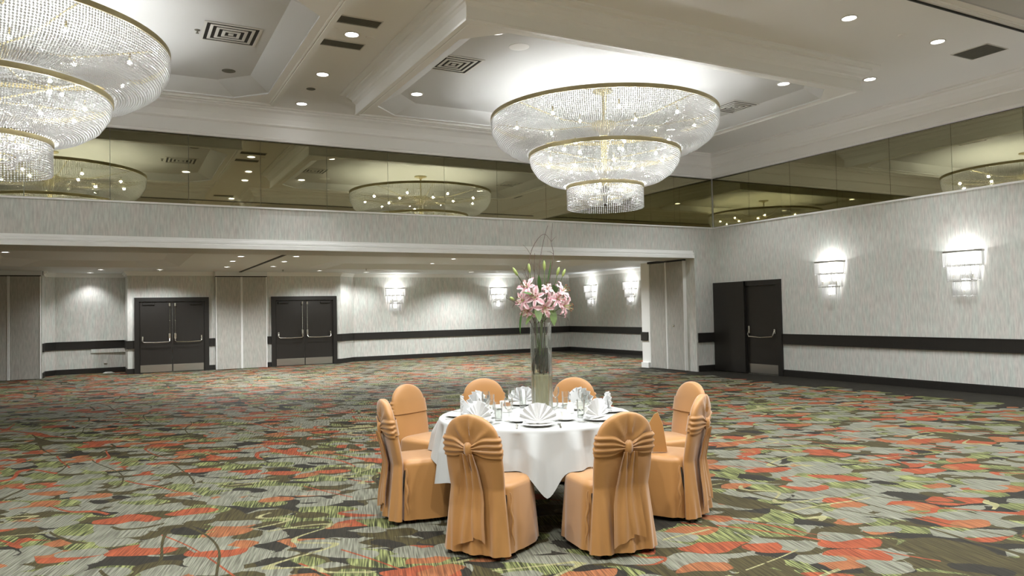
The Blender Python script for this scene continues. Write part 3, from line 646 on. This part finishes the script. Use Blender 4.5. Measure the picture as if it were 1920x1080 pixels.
chairs = [((-.31, -.84), (.48, .87), 'gold satin covered chair seen from behind, front left of the table'), ((.43, -.85), (-.38, .92), 'gold satin covered chair seen from behind, front right of the table'),
          ((-.90, -.03), (.90, .36), 'gold satin covered chair seen edge-on at the left end, sash knot showing'), ((1.0, -.10), (-.86, .5), 'gold satin covered chair seen edge-on at the right end, leg showing'),
          ((-.93, .83), (.80, -.60), 'gold covered chair facing right at the far left of the table'), ((-.40, 1.16), (.25, -.97), 'gold covered chair behind the table left of the vase'),
          ((.345, 1.07), (-.25, -.97), 'gold covered chair behind the table right of the vase'), ((1.14, .59), (-.92, -.40), 'gold covered chair facing left at the far right of the table')]
for i, ((u, v), f, lab) in enumerate(chairs):
    p = W2(u, v); o = inst(chp, i > 0, (p.x, p.y, 0), ang(*f), lab, 'satin covered chairs round the table')
cset = [(u, v) for (u, v), f, l in chairs]
q = W2(.93, -.2); mb = MB().rings([[(-.075 + .012 * h, -.012, z), (.075 - .03 * h, -.012, z), (.075 - .03 * h, .012, z), (-.075 + .012 * h, .012, z)] for z, h in ((.487, 0), (.6, .5), (.7, 1.0))] + [[(-.02, -.006, .775), (.01, -.006, .79), (.01, .006, .79), (-.02, .006, .775)]], cap=True)
o = mb.obj('folded_sash', 'satin', None, True); o.location = (q.x, q.y, 0); o.rotation_euler = (0, 0, ang(.2, 1)); tag(o, 'folded gold fabric standing upright on the right-hand chair seat', 'fabric')
# table and cloth
t = tag(empty('round_table', (TC.x, TC.y, 0)), 'round banquet table under a white cloth with a dark folding pedestal', 'table')
MB().lathe([(.0001, .735), (.745, .735), (.755, .742), (.755, .758), (.745, .764), (.0001, .764)], 64).obj('tabletop', 'darkwood', t)
for k in range(4):
    a = pi / 4 + k * pi / 2; MB().tube([(.33 * cos(a), .33 * sin(a), .735), (.33 * cos(a), .33 * sin(a), .02), (.37 * cos(a), .37 * sin(a), .012)], .014, 8).obj('leg', 'legmetal', t, True)
def cloth():
    P = []; n = 240
    prof = [(0.02, .7655), (.3, .7655), (.6, .7655), (.72, .7655), (.750, .7655), (.764, .764), (.772, .757), (.776, .745)]
    pushes = [(atan2(v, u), max(.0, sqrt(u * u + v * v) - .235)) for u, v in cset[:4]]
    for r_, z in prof:
        P.append([(r_ * cos(2 * pi * j / n), r_ * sin(2 * pi * j / n), z) for j in range(n)])
    for i in range(1, 27):
        q = i / 26; ring = []
        for j in range(n):
            t_ = 2 * pi * j / n            # angle in (u, v)
            wc = max([exp(-((((t_ - a0 + pi) % (2 * pi) - pi) / .34) ** 6)) for a0, _ in pushes])
            hem = .36 - .07 * (.5 + .5 * cos(4 * t_ - 4 * (pi * 1.53)))    # four corners hang lower
            hem = hem * (1 - wc) + .487 * wc
            z = .745 - (.745 - hem) * q
            fold = (.030 * sin(t_ * 19 + .7 + .6 * sin(2 * t_)) + .014 * sin(t_ * 31 + 2.1) + .010 * sin(t_ * 7)) * min(1, q * 2.2) ** .8
            rr = .776 + .06 * q + fold
            ring.append((rr * cos(t_), rr * sin(t_), z))
        P.append(ring)
    W = []
    for ring in P:
        W.append([((RU * x + FV * y).x, (RU * x + FV * y).y, z) for x, y, z in ring])
    mb = MB().rings(W); mb.f.append(tuple(range(n)))
    o = mb.obj('tablecloth', 'cloth', None, True, 80); o.location = (TC.x, TC.y, 0); return o
tag(cloth(), 'white linen cloth draped in folds over the round table', 'tablecloth')
ZT = .768
# ------------------------------------------------------------------ place settings
def fan_mesh():
    mb = MB(); n = 17; P = []
    Rr = .145
    for i in range(n):
        th = radians(-84 + 168 * i / (n - 1)); off = .013 if i % 2 else -.013
        rad = Rr * (1 - .05 * (i % 2))
        row = []
        for q in (.03, .25, .5, .75, 1): row.append((rad * q * sin(th), off * (q ** .9) * 1.0 + .012 * q, .012 + rad * q * cos(th) * .95))
        P.append(row + [(x, y + .003, z) for x, y, z in row[::-1]])
    mb.rings(P, cap=True); return mb
def make_napkin():
    r = empty('napkin_fan'); r['category'] = 'napkin'
    fan_mesh().obj('pleated_fan', 'linen', r)
    # folded stand behind: triangular support
    mb = MB().add([(-.012, .02, .004), (.012, .02, .004), (-.02, .13, .004), (.02, .13, .004), (-.012, .018, .125), (.012, .018, .125)], [(0, 1, 3, 2), (0, 2, 4), (1, 5, 3), (2, 3, 5, 4), (0, 4, 5, 1)])
    mb.obj('folded_stand', 'linen', r)
    P = [[(-.11, .0, .003), (-.11, .05, .003), (-.11, .05, .010), (-.11, 0, .014)], [(.11, 0, .003), (.11, .05, .003), (.11, .05, .010), (.11, 0, .014)]]
    MB().rings(P, cap=True).obj('folded_base', 'linen', r)
    return r
def make_lathe(name, cat, parts):
    r = empty(name); r['category'] = cat
    for pn, prof, mat in parts: MB().lathe(prof, 28).obj(pn, mat, r, True)
    return r
nap = make_napkin()
plate = MB().lathe([(.0001, .004), (.06, .004), (.075, .010), (.115, .015), (.117, .017), (.113, .019), (.075, .014), (.058, .008), (.0001, .008)], 40).obj('side_plate', 'china', None, True); plate['category'] = 'plate'
goblet = make_lathe('stemmed_glass', 'glass', [('foot', [(.0001, 0), (.034, 0), (.034, .002), (.01, .006), (.004, .012), (.0035, .07), (.006, .08), (.0001, .082)], 'glass'), ('bowl', [(.004, .08), (.022, .092), (.034, .118), (.036, .14), (.031, .175), (.0298, .175), (.0345, .14), (.0325, .119), (.02, .094), (.0001, .086)], 'glass')])
tumbler = make_lathe('water_glass', 'glass', [('bowl', [(.0001, 0), (.026, 0), (.028, .004), (.033, .14), (.0315, .14), (.0265, .012), (.0001, .010)], 'glass'), ('water', [(.0001, .012), (.0262, .012), (.0295, .09), (.0001, .09)], 'water')])
cup = empty('coffee_cup'); cup['category'] = 'cup'
MB().lathe([(.0001, 0), (.024, 0), (.026, .006), (.036, .03), (.040, .062), (.038, .062), (.034, .031), (.022, .008), (.0001, .006)], 28).obj('bowl', 'china', cup, True)
MB().tube([(.038, 0, .05), (.055, 0, .052), (.062, 0, .038), (.052, 0, .022), (.034, 0, .02)], .004, 8).obj('handle', 'china', cup, True)
saucer = MB().lathe([(.0001, .003), (.03, .003), (.055, .009), (.073, .014), (.073, .016), (.05, .012), (.03, .006), (.0001, .006)], 36).obj('saucer', 'china', None, True); saucer['category'] = 'saucer'
def cutlery(kind):
    mb = MB()
    mb.rings([[(x * w_, y, z + h) for x, h in ((-1, 0), (1, 0), (1, .002), (-1, .002))] for y, w_, z in ((-.1, .006, 0), (-.06, .006, .001), (-.0, .003, .003), (.03, .003, .003))], cap=True)
    if kind == 'fork':
        mb.rings([[(x * w_, y, z + h) for x, h in ((-1, 0), (1, 0), (1, .002), (-1, .002))] for y, w_, z in ((.03, .003, .003), (.045, .011, .001), (.06, .012, .001))], cap=True)
        for x in (-.010, -.0035, .0035, .010): mb.box(x - .0016, x + .0016, .06, .105, .001, .003)
    else: mb.rings([[(x0 + x * w_, y, z + h) for x, h in ((-1, 0), (1, 0), (1, .002), (-1, .002))] for y, w_, z, x0 in ((.03, .004, .003, 0), (.05, .009, .002, .002), (.1, .008, .001, .002), (.12, .001, .001, -.003))], cap=True)
    o = mb.obj(kind, 'chrome'); o['category'] = kind; return o
fork, knife = cutlery('fork'), cutlery('knife')
places = [(270, 'front centre'), (222, 'front left'), (184, 'left edge'), (146, 'rear left'), (99, 'rear, left of the vase'), (47, 'rear right'), (4, 'right edge'), (320, 'front right')]
def at(a, r_, t_):           # polar place on the table, t_ sideways
    a = radians(a); o = Vector((cos(a), sin(a))); s = Vector((-o.y, o.x)); q = o * r_ + s * t_; return W2(q.x, q.y)
for i, (a, nm) in enumerate(places):
    face = ang(-cos(radians(a)), -sin(radians(a))); u = i > 0
    p = at(a, .60, 0); inst(plate, u, (p.x, p.y, ZT), face, 'white plate under the napkin fan at the table\'s ' + nm, 'white plates')
    inst(nap, u, (p.x, p.y, ZT + .016), face, 'white napkin folded into a pleated fan at the table\'s ' + nm, 'white napkin fans')
    p = at(a, .62, .155); inst(fork, u, (p.x, p.y, ZT + .001), face, 'silver fork beside the napkin fan at the table\'s ' + nm, 'forks')
    p = at(a, .62, -.155); inst(knife, u, (p.x, p.y, ZT + .001), face, 'silver knife beside the napkin fan at the table\'s ' + nm, 'knives')
    p = at(a, .40, -.14); inst(saucer, u, (p.x, p.y, ZT + .0), face, 'white saucer under the cup at the table\'s ' + nm, 'white saucers')
    inst(cup, u, (p.x, p.y, ZT + .006), face + 1.1, 'white coffee cup on its saucer at the table\'s ' + nm, 'white coffee cups')
    p = at(a, .42, .03); inst(tumbler, u, (p.x, p.y, ZT), face, 'straight clear water glass at the table\'s ' + nm, 'clear water glasses')
    p = at(a, .40, .125); inst(goblet, u, (p.x, p.y, ZT), face, 'clear stemmed glass at the table\'s ' + nm, 'clear stemmed glasses')
p = W2(-.23, .16); o = empty('sugar_caddy', (p.x, p.y, ZT), .4); tag(o, 'small white caddy of sugar packets left of the vase', 'caddy')
MB().rings([[(-a, -b, z), (a, -b, z), (a, b, z), (-a, b, z)] for a, b, z in ((.03, .022, 0), (.036, .028, .05), (.033, .025, .05), (.028, .02, .006))], cap=True).obj('holder', 'china', o)
for k in range(7): MB().box(-.024, .024, -.018 + k * .006, -.0155 + k * .006, .008, .068 + .004 * (k % 3)).obj('packet', 'packet', o)
p = W2(.36, .36); o = MB().add([(-.05, -.02, 0), (.05, -.02, 0), (.05, .02, 0), (-.05, .02, 0), (-.05, -.001, .13), (.05, -.001, .13), (.05, .001, .13), (-.05, .001, .13)], [(0, 1, 5, 4), (2, 3, 7, 6), (4, 5, 6, 7), (0, 4, 7, 3), (1, 2, 6, 5)]).obj('menu_card', 'linen')
o.location = (p.x, p.y, ZT); o.rotation_euler = (0, 0, ang(0, 1)); tag(o, 'blank white folded card standing right of the vase', 'card')
p = W2(.28, .02); o = MB().lathe([(.0001, 0), (.026, 0), (.03, .01), (.03, .05), (.022, .065), (.02, .085), (.018, .085), (.02, .062), (.0001, .02)], 20).obj('creamer', 'china', None, True); o.location = (p.x, p.y, ZT); tag(o, 'small white creamer jug right of the vase base', 'jug')
# ------------------------------------------------------------------ vase and flowers
VP = W2(.055, .0); VX, VY = VP.x, VP.y
vz = empty('glass_vase', (VX, VY, ZT)); tag(vz, 'tall clear glass cylinder vase in the middle of the table', 'vase')
MB().lathe([(.0001, 0), (.084, 0), (.086, .004), (.086, .73), (.083, .73), (.083, .012), (.0001, .01)], 40).obj('cylinder', 'glass', vz, True)
MB().lathe([(.0001, .013), (.0815, .013), (.0815, .31), (.06, .325), (.0001, .32)], 32).obj('filling', 'filling', vz, True)
MB().lathe([(.0815, .34), (.0815, .625), (.0001, .63)], 32).obj('water', 'water', vz, True)
def curve(p0, p1, bend, n=10):
    p0, p1, bend = Vector(p0), Vector(p1), Vector(bend); return [p0.lerp(p1, i / (n - 1)) + bend * sin(pi * i / (n - 1)) for i in range(n)]
rnd = random.Random(11)
ms = MB()
for k in range(46):
    a = rnd.uniform(0, 6.28); q = rnd.uniform(.015, .072); z0 = rnd.uniform(.31, .40)
    ms.tube(curve((q * cos(a), q * sin(a), z0), (q * .9 * cos(a + .5), q * .9 * sin(a + .5), z0 + rnd.uniform(.09, .17)), (rnd.uniform(-.01, .01), rnd.uniform(-.01, .01), 0), 5), [.002, .009, .012, .008, .002], 6)
o = tag(ms.obj('submerged_greens', 'moss', None, True), 'dark greenery packed under water inside the vase', 'greenery', kind='stuff'); o.location = (VX, VY, ZT)
def petal(L, wd, curl):
    P = []; n = 9
    for i in range(n):
        q = i / (n - 1); w_ = wd * (sin(pi * min(1, q * .93 + .05)) ** .8) + .001
        y = L * (q - .18 * q ** 3 * curl); z = L * (.55 * q - curl * .62 * q * q)
        P.append([(-w_, y, z + .004 + .004 * sin(q * 14)), (0, y, z), (w_, y, z + .004 - .004 * sin(q * 14)), (0, y, z - .002)])
    return MB().rings(P, cap=True)
pet = petal(.088, .0165, .75); pme = pet.obj('petal', 'petal', None, True, 80)
def place(o, loc, d, spin=0):
    d = Vector(d).normalized(); q = d.to_track_quat('Z', 'Y'); o.rotation_mode = 'QUATERNION'; o.rotation_quaternion = q @ Vector((0, 0, 1)).rotation_difference(Vector((0, 0, 1))); o.location = loc
    o.rotation_quaternion = q @ Matrix.Rotation(spin, 4, 'Z').to_quaternion()
stam = MB()
for k in range(6):
    a = k * pi / 3 + .3; stam.tube([(0, 0, 0), (.012 * cos(a), .012 * sin(a), .03), (.024 * cos(a), .024 * sin(a), .055)], .0012, 5)
st_me = stam
def make_lily():
    r = empty('pink_lily'); r['category'] = 'flower'
    for k in range(6):
        o = bpy.data.objects.new('petal', pme.data); C.objects.link(o); o.parent = r; s = 1.08 if k % 2 else .95; o.scale = (s * (1 if k % 2 else .8), s, s); o.rotation_euler = (0, 0, k * pi / 3)
    f = stam.obj('stamens', 'bud', r)
    mb = MB()
    for k in range(6):
        a = k * pi / 3 + .3; mb.tube([(.024 * cos(a) - .006 * sin(a), .024 * sin(a) + .006 * cos(a), .055), (.024 * cos(a) + .006 * sin(a), .024 * sin(a) - .006 * cos(a), .056)], .0028, 5)
    mb.obj('anthers', 'anther', f)
    return r
lil = make_lily(); bpy.data.objects.remove(pme)
def FP(u, v, z): p = W2(.055 + u, v); return Vector((p.x, p.y, z))
def FD(u, v, z): d = RU * u + FV * v; return Vector((d.x, d.y, z))
LL = [((-.10, -.05, 1.78), (-.5, -.7, .5), 'upper left of the bouquet'), ((-.13, -.08, 1.68), (-.8, -.7, .0), 'left side of the bouquet'), ((-.04, -.12, 1.70), (-.2, -1, .1), 'front of the bouquet, left of middle'),
      ((.03, -.11, 1.62), (.1, -1, -.3), 'lowest at the front of the bouquet'), ((.13, -.08, 1.68), (.5, -.9, .15), 'right front, largest in the bouquet'), ((.17, -.02, 1.74), (.8, -.4, .5), 'upper right of the bouquet'),
      ((.06, -.04, 1.76), (.1, -.6, .8), 'top middle of the bouquet'), ((-.06, .08, 1.74), (-.4, .8, .4), 'back left of the bouquet'), ((.09, .09, 1.70), (.5, .8, .2), 'back right of the bouquet'), ((-.10, -.07, 1.60), (-.5, -.8, -.4), 'lower left of the bouquet'), ((.18, -.05, 1.63), (.9, -.5, -.2), 'lower right of the bouquet')]
lilies = []
for i, (p, d, lab) in enumerate(LL):
    o = inst(lil, i > 0, (0, 0, 0), 0, 'pale pink lily bloom, ' + lab, 'pink lilies in the vase'); place(o, FP(*p), FD(*d), rnd.uniform(0, 1)); sc_ = rnd.uniform(.85, 1.25); o.scale = (sc_, sc_, sc_ * rnd.uniform(.8, 1.2))
    lilies.append((o, p))
for o, p in lilies:
    b0 = FP(rnd.uniform(-.045, .045), rnd.uniform(-.045, .045), ZT + .34 + rnd.uniform(0, .05)); e = FP(*p)
    mid = FP(rnd.uniform(-.05, .05), rnd.uniform(-.05, .05), ZT + .72)
    pts = [b0.lerp(mid, q / 4) for q in range(5)] + [mid.lerp(e, q / 5) + Vector((0, 0, .01 * sin(pi * q / 5))) for q in range(1, 6)]
    s = MB().tube(pts, .0032, 6).obj('stem', 'stem', None, True); s.parent = o; s.matrix_parent_inverse = Matrix.LocRotScale(o.location, o.rotation_quaternion, o.scale).inverted()
def leaf_mb(L, wd, bend):
    P = []; n = 10
    for i in range(n):
        q = i / (n - 1); w_ = wd * sin(pi * (q * .96 + .02)) ** .9; z = L * q; y = bend * L * q * q
        P.append([(-w_, y + .25 * w_, z), (0, y, z), (w_, y + .25 * w_, z), (0, y - .0012, z)])
    return MB().rings(P, cap=True)
LF = [((.05, -.06, 1.78), (.35, -.1, .9), .17, .026, 'large dark leaf pointing up right of middle'), ((-.11, -.06, 1.74), (-.35, 0, .9), .15, .016, 'narrow leaf pointing up at the left'), ((-.14, -.06, 1.61), (-.25, -.1, -.95), .16, .014, 'narrow leaf hanging down at the left'),
      ((-.05, -.08, 1.60), (-.3, -.3, -.7), .12, .03, 'broad light green leaf hanging below the blooms'), ((-.03, -.1, 1.63), (.1, -.4, -.8), .11, .024, 'broad leaf at the vase rim'), ((.09, -.08, 1.62), (.1, -.3, -.9), .12, .022, 'light green leaf hanging right of middle'),
      ((.0, -.09, 1.74), (-.2, -.3, .9), .11, .018, 'dark leaf standing in the middle'), ((-.05, -.13, 1.72), (-.95, -.3, .1), .08, .02, 'dark leaf over the left bloom'), ((.12, -.12, 1.73), (-.2, -.5, .8), .07, .02, 'dark leaf over the right bloom'), ((.04, .02, 1.86), (.05, 0, 1), .13, .012, 'slim leaf rising at the top')]
for p, d, L, wd, lab in LF:
    o = leaf_mb(L * 1.25, wd * 1.35, rnd.uniform(-.2, .2)).obj('lily_leaf', 'leaf' if wd < .022 or 'dark' in lab else 'stem', None, True); tag(o, lab + ' of the bouquet', 'leaf', 'leaves of the bouquet'); place(o, FP(*p), FD(*d), rnd.uniform(-.4, .4))
BD = [((-.13, -.03, 1.80), (-.5, 0, .86), .17, 'at the far upper left'), ((-.07, 0, 1.82), (-.1, 0, 1), .16, 'upright left of middle'), ((.04, 0, 1.83), (.0, 0, 1), .17, 'upright at the top middle'), ((.12, 0, 1.80), (.25, 0, .9), .15, 'upper right, inner'), ((.16, .02, 1.80), (.35, .1, .9), .14, 'upper right, outer'), ((-.17, -.05, 1.66), (-.8, -.2, .5), .09, 'small one at the left side')]
for p, d, L, lab in BD:
    r = empty('lily_bud'); tag(r, 'pale green closed lily bud, ' + lab, 'flower bud', 'lily buds of the bouquet')
    MB().lathe([(.0025, L * .5), (.011, L * .62), (.0125, L * .78), (.008, L * .93), (.0005, L)], 8).obj('bud', 'bud', r, True); MB().tube([(0, 0, -.1), (.004, 0, L * .2), (0, 0, L * .52)], .0026, 6).obj('stem', 'stem', r, True)
    place(r, FP(*p), FD(*d))
TW = [([(0, 0, 1.1), (.01, -.02, 1.6), (-.005, 0, 1.85), (.015, 0, 2.05), (.05, .0, 2.2), (.075, 0, 2.28)], [(2, (-.03, 0, .12))], 'tallest, leaning right at its tip'),
      ([(-.02, 0, 1.1), (-.05, .02, 1.6), (-.09, 0, 1.85), (-.07, 0, 2.05), (-.01, 0, 2.17), (.05, 0, 2.21), (.10, 0, 2.15)], [(3, (-.06, 0, .08)), (2, (-.05, 0, .05))], 'arching from left to right'),
      ([(.02, .02, 1.1), (.04, 0, 1.6), (.09, 0, 1.9), (.115, 0, 2.05), (.10, 0, 2.15), (.115, 0, 2.3)], [(3, (-.05, 0, .02)), (4, (.04, 0, .04))], 'right one bending upward'),
      ([(-.03, .0, 1.1), (-.06, -.03, 1.6), (-.09, 0, 1.8), (-.12, 0, 1.92)], [(2, (-.04, 0, .09)), (3, (-.03, 0, .02)), (3, (.02, 0, .05))], 'short forked one at left'),
      ([(.01, 0, 1.1), (-.02, .03, 1.6), (-.04, .02, 1.9), (-.035, .0, 2.06)], [(2, (-.03, 0, .1))], 'straight thin one left of middle'),
      ([(-.04, 0, 1.4), (-.12, -.04, 1.58), (-.2, -.04, 1.66), (-.27, -.03, 1.70)], [(2, (-.03, 0, -.04)), (1, (-.05, 0, -.04)), (3, (.0, 0, .03))], 'side spray at the left'),
      ([(.04, 0, 1.4), (.11, -.04, 1.55), (.19, -.05, 1.55), (.24, -.03, 1.62)], [(2, (.03, 0, -.04))], 'side spray at the right')]
for pts, br, lab in TW:
    sm = []
    for i in range(len(pts) - 1):
        for q in range(6):
            a, b = Vector(pts[i]), Vector(pts[i + 1]); pa = Vector(pts[max(i - 1, 0)]); nb = Vector(pts[min(i + 2, len(pts) - 1)]); t_ = q / 6
            sm.append(.5 * ((2 * a) + (b - pa) * t_ + (2 * pa - 5 * a + 4 * b - nb) * t_ ** 2 + (-pa + 3 * a - 3 * b + nb) * t_ ** 3))
    sm.append(Vector(pts[-1])); sm = [FP(*p) for p in sm]; n = len(sm)
    mb = MB().tube(sm, [.0036 - .0024 * i / n for i in range(n)], 6)
    for i, d in br:
        p = FP(*pts[i]); e = p + FD(*d); mb.tube([p, p.lerp(e, .5) + Vector((.004, 0, .006)), e], [.0018, .0014, .0008], 5)
    tag(mb.obj('curly_branch', 'twig', None, True), 'thin brown curly twig, ' + lab, 'branch', 'curly twigs in the vase')
